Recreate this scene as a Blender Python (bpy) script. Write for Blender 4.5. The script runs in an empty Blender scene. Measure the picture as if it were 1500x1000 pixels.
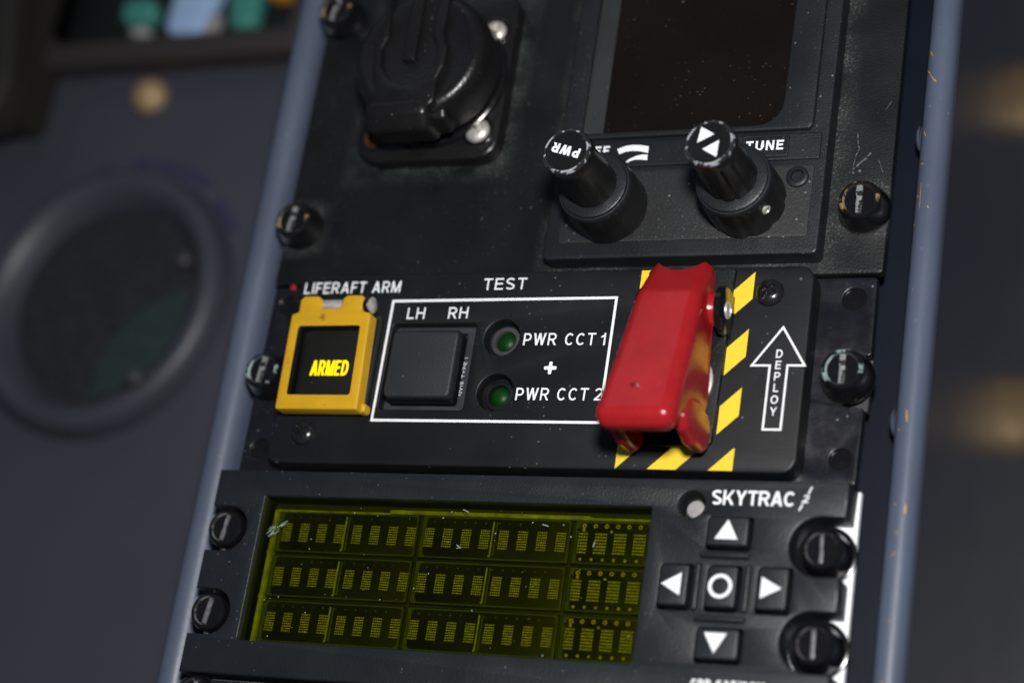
import bpy, bmesh, math, random
from mathutils import Matrix, Vector
from mathutils.geometry import tessellate_polygon

random.seed(7)
S = 0.001                      # everything below is written in millimetres
scene = bpy.context.scene
COL = scene.collection

# ------------------------------------------------------------------ camera
RM = Matrix(((0.9127176, 0.1501563, -0.3799997), (0.0058342, 0.9251402, 0.3795808), (0.4085494, -0.348667, 0.8435157)))
CAM = Vector((176.665, -187.649, 383.105))
cam_d = bpy.data.cameras.new('camera')
cam = bpy.data.objects.new('camera', cam_d); COL.objects.link(cam)
cam_d.sensor_width = 36.0; cam_d.lens = 2996.95 * 36.0 / 1500.0
cam_d.clip_start = 0.01; cam_d.clip_end = 50
m4 = RM.transposed().to_4x4(); m4.translation = CAM * S
cam.matrix_world = m4
cam_d.dof.use_dof = True; cam_d.dof.focus_distance = 0.4380; cam_d.dof.aperture_fstop = 6.8
cam_d.dof.aperture_blades = 7
scene.camera = cam
BACK, UP, RIGHT = Vector(RM[2]), Vector(RM[1]), Vector(RM[0])

# ------------------------------------------------------------------ world, lamps, exposure
world = bpy.data.worlds.new('World'); scene.world = world; world.use_nodes = True
bg = world.node_tree.nodes['Background']
bg.inputs[0].default_value = (0.60, 0.72, 1.0, 1); bg.inputs[1].default_value = 0.065


def lamp(name, loc, target, size, power, color, shape='DISK', size_y=None):
    d = bpy.data.lights.new(name, 'AREA'); d.shape = shape; d.size = size * S
    if size_y: d.size_y = size_y * S
    d.energy = power; d.color = color
    o = bpy.data.objects.new(name, d); COL.objects.link(o)
    o.location = Vector(loc) * S
    o.rotation_euler = (Vector(target) - Vector(loc)).to_track_quat('-Z', 'Y').to_euler()
    return o


FLASH = CAM + UP * 98 + RIGHT * 6 + BACK * 2
lamp('flash_lamp', FLASH, (0, -40, 0), 46, 2.75, (1.0, 0.98, 0.96))
# daylight from the windscreen ahead of the pedestal, reflected by the sloping gloss surfaces
lamp('windscreen_light', (-420, 900, 620), (0, -20, 0), 700, 0.38, (0.80, 0.88, 1.0), 'RECTANGLE', 420)
scene.view_settings.view_transform = 'Standard'
scene.view_settings.look = 'None'
scene.view_settings.exposure = 0.0
scene.view_settings.gamma = 1.0
scene.view_settings.use_curve_mapping = False
scene.render.engine = 'CYCLES'
scene.cycles.max_bounces = 8
scene.cycles.transparent_max_bounces = 8


# ------------------------------------------------------------------ materials
def mat(name, base, rough=0.5, metal=0.0, spec=0.5, bump=0.0, bscale=2500.0, var=0.0, vscale=60.0,
        dust=0.0, dscale=300.0, dcol=(0.45, 0.47, 0.5), dmask=False, wear=None, wscale=400.0, wcut=0.56, coat=0.0, rvar=0.0):
    """paint / metal / plastic with optional grain, tone variation, dust specks and worn patches"""
    m = bpy.data.materials.new(name); m.use_nodes = True
    nt = m.node_tree; N = nt.nodes; L = nt.links
    p = N['Principled BSDF']
    p.inputs['Roughness'].default_value = rough; p.inputs['Metallic'].default_value = metal
    p.inputs['Specular IOR Level'].default_value = spec
    p.inputs['Coat Weight'].default_value = coat; p.inputs['Coat Roughness'].default_value = 0.12
    tc = N.new('ShaderNodeTexCoord'); co = tc.outputs['Object']
    rgb = N.new('ShaderNodeRGB'); rgb.outputs[0].default_value = (*base, 1); out = rgb.outputs[0]

    def noise(scale, detail=3.0):
        n = N.new('ShaderNodeTexNoise'); n.inputs['Scale'].default_value = scale
        n.inputs['Detail'].default_value = detail; L.new(co, n.inputs['Vector']); return n.outputs['Fac']

    def ramp(src, a, b, va=0.0, vb=1.0):
        r = N.new('ShaderNodeMapRange'); r.inputs['From Min'].default_value = a; r.inputs['From Max'].default_value = b
        r.inputs['To Min'].default_value = va; r.inputs['To Max'].default_value = vb; L.new(src, r.inputs['Value'])
        return r.outputs['Result']

    def mix(fac, a, b):
        x = N.new('ShaderNodeMix'); x.data_type = 'RGBA'
        L.new(fac, x.inputs['Factor']); L.new(a, x.inputs['A'])
        if isinstance(b, tuple): x.inputs['B'].default_value = (*b, 1)
        else: L.new(b, x.inputs['B'])
        return x.outputs['Result']

    def mul(a, b):
        x = N.new('ShaderNodeMath'); x.operation = 'MULTIPLY'; L.new(a, x.inputs[0])
        if isinstance(b, float): x.inputs[1].default_value = b
        else: L.new(b, x.inputs[1])
        return x.outputs[0]
    if var:
        f = ramp(noise(vscale, 5.0), 0.3, 0.7, 1.0 - var, 1.0 + var)
        v = N.new('ShaderNodeVectorMath'); v.operation = 'SCALE'; L.new(out, v.inputs[0]); L.new(f, v.inputs['Scale'])
        out = v.outputs[0]
    if rvar:
        L.new(ramp(noise(vscale * 1.7, 4.0), 0.3, 0.7, max(0.03, rough - rvar), rough + rvar), p.inputs['Roughness'])
    if wear:
        f = ramp(noise(wscale, 6.0), wcut, wcut + 0.03)
        out = mix(f, out, wear)
    if dust:
        # fine specks: voronoi cells, only some of them carry a speck
        vo = N.new('ShaderNodeTexVoronoi'); vo.inputs['Scale'].default_value = dscale; L.new(co, vo.inputs['Vector'])
        near = ramp(vo.outputs['Distance'], 0.06, 0.13, 1.0, 0.0)
        sep = N.new('ShaderNodeSeparateColor'); L.new(vo.outputs['Color'], sep.inputs[0])
        some = ramp(sep.outputs[0], 1.0 - dust, 1.0 - dust + 0.15)
        f = mul(near, some)
        if dmask: f = mul(f, ramp(noise(28.0, 3.0), 0.42, 0.62))
        out = mix(f, out, dcol)
        vo2 = N.new('ShaderNodeTexVoronoi'); vo2.inputs['Scale'].default_value = dscale * 3.1; L.new(co, vo2.inputs['Vector'])
        near2 = ramp(vo2.outputs['Distance'], 0.10, 0.28, 0.55, 0.0)
        sep2 = N.new('ShaderNodeSeparateColor'); L.new(vo2.outputs['Color'], sep2.inputs[0])
        f2 = mul(mul(near2, ramp(sep2.outputs[1], 1.0 - dust * 1.2, 1.0)), ramp(noise(35.0, 3.0), 0.40, 0.66))
        out = mix(f2, out, dcol)
    L.new(out, p.inputs['Base Color'])
    if bump:
        b = N.new('ShaderNodeBump'); b.inputs['Strength'].default_value = bump; b.inputs['Distance'].default_value = 0.0002
        L.new(noise(bscale, 2.0), b.inputs['Height']); L.new(b.outputs[0], p.inputs['Normal'])
    return m


def emit(name, col, s):
    m = bpy.data.materials.new(name); m.use_nodes = True
    p = m.node_tree.nodes['Principled BSDF']; p.inputs['Base Color'].default_value = (*col, 1)
    p.inputs['Emission Color'].default_value = (*col, 1); p.inputs['Emission Strength'].default_value = s
    return m


def pane_mat(name, tint, ior=1.45, rough=0.03, gain=1.0):
    m = bpy.data.materials.new(name); m.use_nodes = True
    nt = m.node_tree; N = nt.nodes; L = nt.links; N.remove(N['Principled BSDF'])
    t = N.new('ShaderNodeBsdfTransparent'); t.inputs[0].default_value = (*tint, 1)
    g = N.new('ShaderNodeBsdfGlossy'); g.inputs['Roughness'].default_value = rough; g.inputs[0].default_value = (gain, gain, gain, 1)
    fr = N.new('ShaderNodeFresnel'); fr.inputs[0].default_value = ior
    mx = N.new('ShaderNodeMixShader'); L.new(fr.outputs[0], mx.inputs[0]); L.new(t.outputs[0], mx.inputs[1]); L.new(g.outputs[0], mx.inputs[2])
    L.new(mx.outputs[0], N['Material Output'].inputs[0])
    return m


M = {}
M['plate'] = mat('matt_black_plate', (0.0058, 0.0068, 0.0074), 0.42, spec=0.42, bump=0.35, bscale=1800, var=0.25, vscale=40, dust=0.22, dscale=420, dcol=(0.16, 0.17, 0.17), dmask=True, rvar=0.08)
M['face'] = mat('black_engraved_plate', (0.0058, 0.0066, 0.0080), 0.47, spec=0.38, bump=0.12, bscale=2600, var=0.12, vscale=50, dust=0.07, dscale=330, dcol=(0.3, 0.32, 0.35), rvar=0.05)
M['back'] = mat('scuffed_black_bracket', (0.0075, 0.0080, 0.0115), 0.30, bump=0.15, bscale=700, var=0.15, vscale=220, dust=0.30, dscale=420, dcol=(0.16, 0.15, 0.22), rvar=0.06)
M['unit'] = mat('charcoal_unit_plastic', (0.0092, 0.0118, 0.0145), 0.43, spec=0.5, bump=0.35, bscale=2200, var=0.10, vscale=60, dust=0.08, dscale=380, dcol=(0.25, 0.28, 0.30), rvar=0.06)
M['tuner'] = mat('dusty_black_casting', (0.0082, 0.0100, 0.0120), 0.47, spec=0.45, bump=0.4, bscale=2000, var=0.15, vscale=70, dust=0.18, dscale=460, dcol=(0.18, 0.18, 0.17), rvar=0.06)
M['inset'] = mat('dust_speckled_casting', (0.0120, 0.0130, 0.0140), 0.62, bump=0.5, bscale=1600, var=0.2, vscale=90, dust=0.85, dscale=420, dcol=(0.22, 0.21, 0.18))
M['slope'] = mat('satin_bezel_slope', (0.020, 0.022, 0.024), 0.42, bump=0.2, var=0.15, vscale=70, dust=0.15, dscale=460, dcol=(0.2, 0.2, 0.19))
M['wellrim'] = mat('satin_well_rim', (0.030, 0.034, 0.040), 0.45, bump=0.2, var=0.15, vscale=200)
M['blackscrew'] = mat('black_oxide_screw', (0.011, 0.011, 0.012), 0.20, spec=0.6, var=0.3, vscale=500, rvar=0.08)
M['gloss'] = mat('gloss_black_metal', (0.006, 0.006, 0.007), 0.16, spec=0.6, var=0.2, vscale=300, rvar=0.06)
M['knob'] = mat('black_knob_plastic', (0.0060, 0.0062, 0.0065), 0.36, bump=0.15, bscale=1500, dust=0.10, dscale=500, dcol=(0.2, 0.2, 0.18), rvar=0.1)
M['knobrim'] = mat('worn_knob_edge', (0.020, 0.020, 0.021), 0.35, wear=(0.32, 0.34, 0.38), wscale=700, wcut=0.505, rvar=0.1)
M['rubber'] = mat('black_rubber', (0.0075, 0.0073, 0.0074), 0.31, bump=0.4, bscale=1400, dust=0.25, dscale=500, dcol=(0.10, 0.085, 0.07), rvar=0.08)
M['white'] = mat('white_marking_paint', (0.80, 0.82, 0.84), 0.55, var=0.05, vscale=900)
M['whitemetal'] = mat('white_mounting_plate', (0.86, 0.88, 0.92), 0.35)
M['yellow'] = mat('yellow_enamel', (0.55, 0.31, 0.010), 0.42, bump=0.08, bscale=1800, var=0.06, vscale=160, wear=(0.30, 0.16, 0.01), wscale=260, wcut=0.70)
M['stripe'] = mat('yellow_stripe_paint', (0.80, 0.57, 0.030), 0.5, var=0.04, vscale=500, wear=(0.30, 0.2, 0.02), wscale=900, wcut=0.74)
M['red'] = mat('glossy_red_plastic', (0.31, 0.011, 0.014), 0.24, spec=0.45, bump=0.12, bscale=900, var=0.10, vscale=150, dust=0.05, dscale=420, dcol=(0.4, 0.15, 0.15), rvar=0.06)
M['silver'] = mat('bright_screw_steel', (0.55, 0.53, 0.50), 0.42, metal=0.5, var=0.2, vscale=600, rvar=0.1)
M['rust'] = mat('rusty_screw_steel', (0.10, 0.045, 0.018), 0.7, metal=0.3, var=0.5, vscale=700)
M['slot'] = mat('scraped_slot_metal', (0.30, 0.31, 0.31), 0.42, metal=0.3, var=0.5, vscale=900, wear=(0.02, 0.02, 0.02), wscale=900, wcut=0.52)
M['slotdark'] = mat('dark_slot_metal', (0.13, 0.13, 0.135), 0.35, metal=0.2, var=0.4, vscale=900)
M['brassrim'] = mat('black_over_brass', (0.007, 0.007, 0.007), 0.2, wear=(0.24, 0.17, 0.07), wscale=420, wcut=0.57, rvar=0.05)
M['silverrim'] = mat('black_over_zinc', (0.007, 0.007, 0.008), 0.2, wear=(0.22, 0.30, 0.31), wscale=420, wcut=0.55, rvar=0.05)
M['brasslip'] = mat('worn_brass_lip_glint', (0.030, 0.024, 0.018), 0.3, wear=(0.26, 0.20, 0.12), wscale=260, wcut=0.50)  # worn brass, lightened to paint in the highlight ring inside the rim
M['darklip'] = mat('black_lip_glint', (0.030, 0.029, 0.030), 0.25, spec=0.7, wear=(0.11, 0.105, 0.10), wscale=300, wcut=0.52)  # paler than the black head: highlight ring put into the colour
M['silverlip'] = mat('worn_zinc_lip_glint', (0.05, 0.065, 0.068), 0.3, wear=(0.30, 0.38, 0.39), wscale=260, wcut=0.47)  # worn zinc, lightened for the same painted highlight ring
M['brass'] = mat('brass_stud', (0.42, 0.29, 0.15), 0.5, metal=0.25)
M['rail'] = mat('blue_grey_rail_paint', (0.070, 0.088, 0.130), 0.38, bump=0.15, bscale=700, var=0.14, vscale=22, rvar=0.08, dust=0.05, dscale=220, dcol=(0.3, 0.3, 0.3))
M['web'] = mat('dark_navy_rail_channel', (0.0035, 0.006, 0.013), 0.45, spec=0.2, bump=0.1, var=0.1)
M['chip'] = mat('orange_primer_chip', (0.40, 0.22, 0.06), 0.6)
M['wall'] = mat('gloss_dark_side_panel', (0.011, 0.0135, 0.023), 0.17, spec=0.6, bump=0.02, bscale=500, var=0.15, vscale=25, dust=0.04, dscale=160, dcol=(0.25, 0.25, 0.25), rvar=0.03)
M['floor'] = mat('grey_console_paint', (0.050, 0.053, 0.070), 0.46, var=0.14, vscale=7, rvar=0.08)
M['fit'] = mat('grey_fitting_paint', (0.044, 0.047, 0.062), 0.48, var=0.1, vscale=30)
M['fitdark'] = mat('dark_fitting_glass', (0.019, 0.021, 0.026), 0.5, spec=0.4, bump=1.0, bscale=650, var=0.7, vscale=620)
M['teal'] = mat('teal_reflection_paint', (0.020, 0.036, 0.036), 0.5, bump=1.0, bscale=650, var=0.5, vscale=620)  # colour of the reflection painted on the speaker face
M['bluemark'] = mat('navy_marking_ink', (0.028, 0.030, 0.075), 0.6)
M['keyteal'] = mat('teal_key_plastic', (0.05, 0.24, 0.20), 0.4)
M['keyblue'] = mat('pale_blue_key_plastic', (0.34, 0.50, 0.75), 0.4)
M['keyamber'] = mat('amber_key_plastic', (0.40, 0.20, 0.02), 0.4)
M['brown'] = mat('brown_black_frame', (0.030, 0.026, 0.025), 0.6)
M['screen'] = mat('brown_black_screen_glass', (0.0060, 0.0040, 0.0030), 0.26, spec=0.35, dust=0.12, dscale=420, dcol=(0.22, 0.19, 0.16), var=0.3, vscale=40)
M['lens'] = mat('dark_green_lens', (0.001, 0.030, 0.002), 0.45, spec=0.25, bump=0.25, bscale=900)
M['ring'] = mat('grey_lens_ring', (0.045, 0.043, 0.048), 0.45, bump=0.2, var=0.2, vscale=300)
M['button'] = mat('charcoal_push_button', (0.0165, 0.0185, 0.0215), 0.55, bump=0.45, bscale=2600, dust=0.06, dscale=240, dcol=(0.3, 0.3, 0.3), rvar=0.05)
M['dark'] = mat('dark_housing', (0.005, 0.0055, 0.006), 0.4)
M['legend'] = emit('lit_yellow_legend', (1.0, 0.74, 0.0), 1.1)
M['legendface'] = mat('dark_legend_glass', (0.012, 0.013, 0.012), 0.4, bump=0.2, dust=0.06, dscale=300)
M['clear'] = pane_mat('clear_window', (0.92, 0.92, 0.90), 1.25, 0.05, 0.8)
M['filter'] = pane_mat('yellow_green_filter', (0.66, 0.68, 0.008), 1.40, 0.06, 0.6)
M['pcb'] = mat('dark_display_board', (0.046, 0.050, 0.030), 0.5, var=0.4, vscale=120)
M['module'] = mat('display_module_window', (0.020, 0.021, 0.014), 0.35, var=0.55, vscale=60)
M['modedge'] = mat('display_module_edge', (0.085, 0.105, 0.045), 0.4, var=0.2, vscale=200)
M['modbright'] = mat('bright_module_edge', (0.40, 0.44, 0.2), 0.35, var=0.4, vscale=350)
M['dot'] = mat('display_dot', (0.58, 0.56, 0.30), 0.4, var=0.45, vscale=900)
M['cellbed'] = mat('character_cell_bed', (0.022, 0.021, 0.014), 0.5, var=0.3, vscale=300)
M['pad'] = mat('gold_bond_pad', (0.55, 0.45, 0.22), 0.35, var=0.3, vscale=600)
M['dustsmear'] = mat('pale_dried_smear', (0.30, 0.36, 0.36), 0.7)
M['scratch'] = mat('grey_scratch', (0.095, 0.10, 0.105), 0.6, var=0.6, vscale=900, wear=(0.01, 0.011, 0.011), wscale=1300, wcut=0.54)
M['redlac'] = mat('red_locking_lacquer', (0.25, 0.01, 0.01), 0.4)
M['sensor'] = mat('grey_sensor_cell', (0.30, 0.29, 0.29), 0.5, var=0.2, vscale=500)
M['cover'] = mat('black_cloth_cover', (0.012, 0.011, 0.009), 0.7)


def settled_dust(m, strips):
    """powdery dust lying within a few millimetres of raised edges; strips = (cx, cy, half_x, half_y, reach) in mm, object space"""
    nt = m.node_tree; N = nt.nodes; L = nt.links; p = N['Principled BSDF']

    def math_(op, a, b=None):
        x = N.new('ShaderNodeMath'); x.operation = op
        for i, v in enumerate((a, b)):
            if v is None: continue
            if isinstance(v, (int, float)): x.inputs[i].default_value = v
            else: L.new(v, x.inputs[i])
        return x.outputs[0]
    tc = N.new('ShaderNodeTexCoord'); sp = N.new('ShaderNodeSeparateXYZ'); L.new(tc.outputs['Object'], sp.inputs[0])
    tot = None
    for cx, cy, hx, hy, reach in strips:
        dx = math_('SUBTRACT', math_('ABSOLUTE', math_('SUBTRACT', sp.outputs[0], cx * S)), hx * S)
        dy = math_('SUBTRACT', math_('ABSOLUTE', math_('SUBTRACT', sp.outputs[1], cy * S)), hy * S)
        d = math_('MAXIMUM', dx, dy)
        r = N.new('ShaderNodeMapRange'); r.inputs['From Min'].default_value = 0; r.inputs['From Max'].default_value = reach * S
        r.inputs['To Min'].default_value = 1; r.inputs['To Max'].default_value = 0; L.new(d, r.inputs['Value'])
        tot = r.outputs[0] if tot is None else math_('MAXIMUM', tot, r.outputs[0])
    n1 = N.new('ShaderNodeTexNoise'); n1.inputs['Scale'].default_value = 1900; n1.inputs['Detail'].default_value = 2; L.new(tc.outputs['Object'], n1.inputs[0])
    n2 = N.new('ShaderNodeTexNoise'); n2.inputs['Scale'].default_value = 110; n2.inputs['Detail'].default_value = 4; L.new(tc.outputs['Object'], n2.inputs[0])
    a = N.new('ShaderNodeMapRange'); a.inputs['From Min'].default_value = .52; a.inputs['From Max'].default_value = .72; L.new(n1.outputs[0], a.inputs['Value'])
    c = N.new('ShaderNodeMapRange'); c.inputs['From Min'].default_value = .38; c.inputs['From Max'].default_value = .66; L.new(n2.outputs[0], c.inputs['Value'])
    f = math_('MULTIPLY', math_('MULTIPLY', tot, c.outputs[0]), math_('ADD', math_('MULTIPLY', a.outputs[0], .75), .12))
    src = p.inputs['Base Color'].links[0].from_socket
    x = N.new('ShaderNodeMix'); x.data_type = 'RGBA'; L.new(f, x.inputs['Factor']); L.new(src, x.inputs['A']); x.inputs['B'].default_value = (.17, .175, .17, 1)
    L.new(x.outputs['Result'], p.inputs['Base Color'])


# the upper plate's own object space has its origin at (0, 30)
M['upplate'] = M['plate'].copy(); M['upplate'].name = 'dusty_black_plate'
settled_dust(M['upplate'], ((-37.6, 6.8, 18.6, 21.8, 5.0), (28.8, 24, 31.4, 66, 4.5), (-68.3, -30, 5, 5, 3.5), (68.3, -30, 5, 5, 3.5)))

# ------------------------------------------------------------------ mesh helpers
def fillet(pts, r, n=5):
    """round every corner of a polygon; r is a number or a list of radii"""
    out = []; k = len(pts)
    for i in range(k):
        rr = r[i] if isinstance(r, (list, tuple)) else r
        p = Vector(pts[i]); a = Vector(pts[i - 1]); b = Vector(pts[(i + 1) % k])
        if rr <= 0: out.append((p.x, p.y)); continue
        u = (a - p).normalized(); v = (b - p).normalized()
        ang = u.angle(v)
        if ang > math.pi - 0.02: out.append((p.x, p.y)); continue
        d = min(rr / math.tan(ang / 2), 0.49 * (a - p).length, 0.49 * (b - p).length); rr2 = d * math.tan(ang / 2)
        c = p + (u + v).normalized() * (rr2 / math.sin(ang / 2))
        s = p + u * d - c; e = p + v * d - c
        a0 = math.atan2(s.y, s.x); a1 = math.atan2(e.y, e.x); da = (a1 - a0 + math.pi) % (2 * math.pi) - math.pi
        for j in range(n + 1):
            t = a0 + da * j / n; out.append((c.x + rr2 * math.cos(t), c.y + rr2 * math.sin(t)))
    return out


def rect(x0, y0, x1, y1): return [(x0, y0), (x1, y0), (x1, y1), (x0, y1)]
def rrect(x0, y0, x1, y1, r, n=5): return fillet(rect(x0, y0, x1, y1), r, n)
def circ(x, y, r, n=40): return [(x + r * math.cos(2 * math.pi * i / n), y + r * math.sin(2 * math.pi * i / n)) for i in range(n)]
def area(p): return sum(p[i - 1][0] * p[i][1] - p[i][0] * p[i - 1][1] for i in range(len(p))) / 2


def inset(poly, d):
    """offset a counter-clockwise loop inwards by d"""
    k = len(poly); out = []
    for i in range(k):
        p = Vector(poly[i]); a = Vector(poly[i - 1]); b = Vector(poly[(i + 1) % k])
        e1 = (p - a); e2 = (b - p)
        if e1.length < 1e-6: e1 = e2
        if e2.length < 1e-6: e2 = e1
        n1 = Vector((-e1.y, e1.x)).normalized(); n2 = Vector((-e2.y, e2.x)).normalized()
        n = n1 + n2
        if n.length < 1e-6: n = n1
        n.normalize(); c = max(0.35, n.dot(n1))
        q = p + n * (d / c); out.append((q.x, q.y))
    return out


YZX = Matrix(((0, 0, 1, 0), (1, 0, 0, 0), (0, 1, 0, 0), (0, 0, 0, 1)))   # (u, v, w) -> x = w, y = u, z = v


class B:
    """collects geometry for one mesh object, in millimetres"""
    def __init__(s): s.bm = bmesh.new()

    def _v(s, p, mx): return s.bm.verts.new((mx @ Vector(p)) if mx else p)

    def _f(s, vs, mi):
        try:
            f = s.bm.faces.new(vs); f.material_index = mi; return f
        except ValueError: return None

    def ring(s, poly, z, mx): return [s._v((x, y, z), mx) for x, y in poly]

    def bridge(s, a, b, mi):
        k = len(a)
        for i in range(k): s._f((a[i - 1], a[i], b[i], b[i - 1]), mi)

    def cap(s, loops, mi, up=True):
        if len(loops) == 1 and False: pass
        flat = [v for l in loops for v in l]
        # tessellate in the local plane of the loops
        co = [[v.co.copy() for v in l] for l in loops]
        n = Vector((0, 0, 0)); l0 = co[0]
        for i in range(len(l0)): n += l0[i - 1].cross(l0[i])
        q = n.to_track_quat('Z', 'Y').inverted() if n.length > 0 else None
        co2 = [[(q @ c).to_2d().to_3d() for c in l] for l in co]
        for t in tessellate_polygon(co2):
            vs = [flat[i] for i in t]
            f = s._f(vs, mi)
            if f:
                f.normal_update()
                if (f.normal.dot(n) < 0) == up: f.normal_flip()

    def prism(s, poly, z0, z1, bev=0.0, seg=3, mi=0, mx=None, holes=(), hbev=None, bottom=True, bbev=0.0, side_mi=None, hole_mi=None):
        smi = mi if side_mi is None else side_mi
        hmi = smi if hole_mi is None else hole_mi
        if area(poly) < 0: poly = poly[::-1]
        hbev = bev if hbev is None else hbev

        def wall(p, bv, outer, bb, w):
            levels = []
            if bb:
                for i in range(seg + 1):
                    t = math.pi / 2 * i / seg; levels.append((bb * (1 - math.sin(t)), z0 + bb * (1 - math.cos(t))))
            else: levels.append((0, z0))
            if bv:
                for i in range(seg + 1):
                    t = math.pi / 2 * i / seg; levels.append((bv * (1 - math.cos(t)), z1 - bv * (1 - math.sin(t))))
            else: levels.append((0, z1))
            rings = []
            for d, z in levels:
                pp = inset(p, d) if d > 1e-9 else p
                rings.append(s.ring(pp, z, mx))
            for a, b in zip(rings, rings[1:]): s.bridge(a, b, w)
            return rings[0], rings[-1]
        lo, hi = wall(poly, bev, True, bbev, smi)
        los, his = [lo], [hi]
        for h in holes:
            if area(h) > 0: h = h[::-1]
            a, b = wall(h, hbev, False, 0, hmi); los.append(a); his.append(b)
        s.cap(his, mi, True)
        if bottom: s.cap(los, smi, False)
        return s

    def flat(s, poly, z, mi=0, holes=(), mx=None):
        if area(poly) < 0: poly = poly[::-1]
        s.cap([s.ring(poly, z, mx)] + [s.ring(h, z, mx) for h in holes], mi, True); return s

    def lathe(s, prof, cx=0, cy=0, seg=48, mi=0, mx=None, mis=None, flute=None):
        rings = []
        for r, z in prof:
            if r <= 1e-6: rings.append([s._v((cx, cy, z), mx)])
            else:
                ring = []
                for i in range(seg):
                    a = 2 * math.pi * i / seg; rr = r
                    if flute and flute[0] <= z <= flute[1]: rr = r - flute[3] * max(0, math.cos(a * flute[2])) ** 2
                    ring.append(s._v((cx + rr * math.cos(a), cy + rr * math.sin(a), z), mx))
                rings.append(ring)
        for k, (a, b) in enumerate(zip(rings, rings[1:])):
            m = mis[k] if mis else mi
            if len(a) == 1 and len(b) == 1: continue
            for i in range(seg):
                if len(a) == 1: s._f((a[0], b[i], b[i - 1]), m)
                elif len(b) == 1: s._f((a[i - 1], a[i], b[0]), m)
                else: s._f((a[i - 1], a[i], b[i], b[i - 1]), m)
        return s

    def field(s, R, fn, cx=0, cy=0, rings=22, seg=72, mi=0, mx=None):
        """round head given as a height field fn(x, y)"""
        rr = [[s._v((cx, cy, fn(0, 0)), mx)]]
        for k in range(1, rings + 1):
            r = R * k / rings
            rr.append([s._v((cx + r * math.cos(2 * math.pi * i / seg), cy + r * math.sin(2 * math.pi * i / seg),
                             fn(r * math.cos(2 * math.pi * i / seg), r * math.sin(2 * math.pi * i / seg))), mx) for i in range(seg)])
        for a, b in zip(rr, rr[1:]):
            for i in range(seg):
                if len(a) == 1: s._f((a[0], b[i - 1], b[i]), mi)
                else: s._f((a[i - 1], b[i - 1], b[i], a[i]), mi)
        return s

    def tube(s, pts, r, seg=10, mi=0, closed=False):
        k = len(pts); P = [Vector(p) for p in pts]; rings = []
        ref = Vector((0.13, 0.2, 0.97))
        for i in range(k):
            t = (P[min(k - 1, i + 1)] - P[max(0, i - 1)]).normalized()
            u = t.cross(ref).normalized(); w = t.cross(u)
            rings.append([s.bm.verts.new(P[i] + (u * math.cos(2 * math.pi * j / seg) + w * math.sin(2 * math.pi * j / seg)) * r) for j in range(seg)])
        for a, b in zip(rings, rings[1:]): s.bridge(a, b, mi)
        s._f(rings[0], mi); s._f(rings[-1][::-1], mi)
        return s

    def sweep_y(s, prof, y0, y1, mi=0, ny=1):
        """profile of (x, z) points swept along y"""
        rows = [[s.bm.verts.new((x, y0 + (y1 - y0) * j / ny, z)) for x, z in prof] for j in range(ny + 1)]
        for a, b in zip(rows, rows[1:]):
            for i in range(len(prof) - 1): s._f((a[i], a[i + 1], b[i + 1], b[i]), mi)
        return s

    def merge_mesh(s, me, mx, mi=0):
        n0 = len(s.bm.faces); vs = [s.bm.verts.new(mx @ v.co) for v in me.vertices]
        for p in me.polygons: s._f([vs[i] for i in p.vertices], mi)
        return s

    def build(s, name, mats, parent=None, origin=(0, 0, 0), smooth=42, recalc=True):
        bm = s.bm; o = Vector(origin)
        if recalc: bmesh.ops.recalc_face_normals(bm, faces=bm.faces[:])
        for v in bm.verts: v.co = (v.co - o) * S
        bm.normal_update()
        lim = math.radians(smooth)
        for f in bm.faces: f.smooth = True
        for e in bm.edges:
            if len(e.link_faces) == 2: e.smooth = e.calc_face_angle(0) < lim
            else: e.smooth = True
        me = bpy.data.meshes.new(name); bm.to_mesh(me); bm.free()
        for m in (mats if isinstance(mats, (list, tuple)) else [mats]): me.materials.append(m)
        ob = bpy.data.objects.new(name, me); COL.objects.link(ob)
        place(ob, parent, o)
        return ob


ORG = {}


def place(ob, parent, o):
    ORG[ob.name] = Vector(o)
    if parent: ob.parent = parent; ob.location = (Vector(o) - ORG[parent.name]) * S
    else: ob.location = Vector(o) * S


def thing(name, label, cat, o, group=None):
    e = bpy.data.objects.new(name, None); COL.objects.link(e); e.empty_display_size = 0.01
    place(e, None, o); e['label'] = label; e['category'] = cat
    if group: e['group'] = group
    return e


def copy_part(ob, parent, o):
    c = ob.copy(); COL.objects.link(c); place(c, parent, o)
    for ch in list(ob.children):
        copy_part(ch, c, Vector(o) + (ORG[ch.name] - ORG[ob.name]))
    return c


def arc(cx, cy, rx, ry, a0, a1, n=10):
    return [(cx + rx * math.cos(math.radians(a0 + (a1 - a0) * i / n)), cy + ry * math.sin(math.radians(a0 + (a1 - a0) * i / n))) for i in range(n + 1)]


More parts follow.
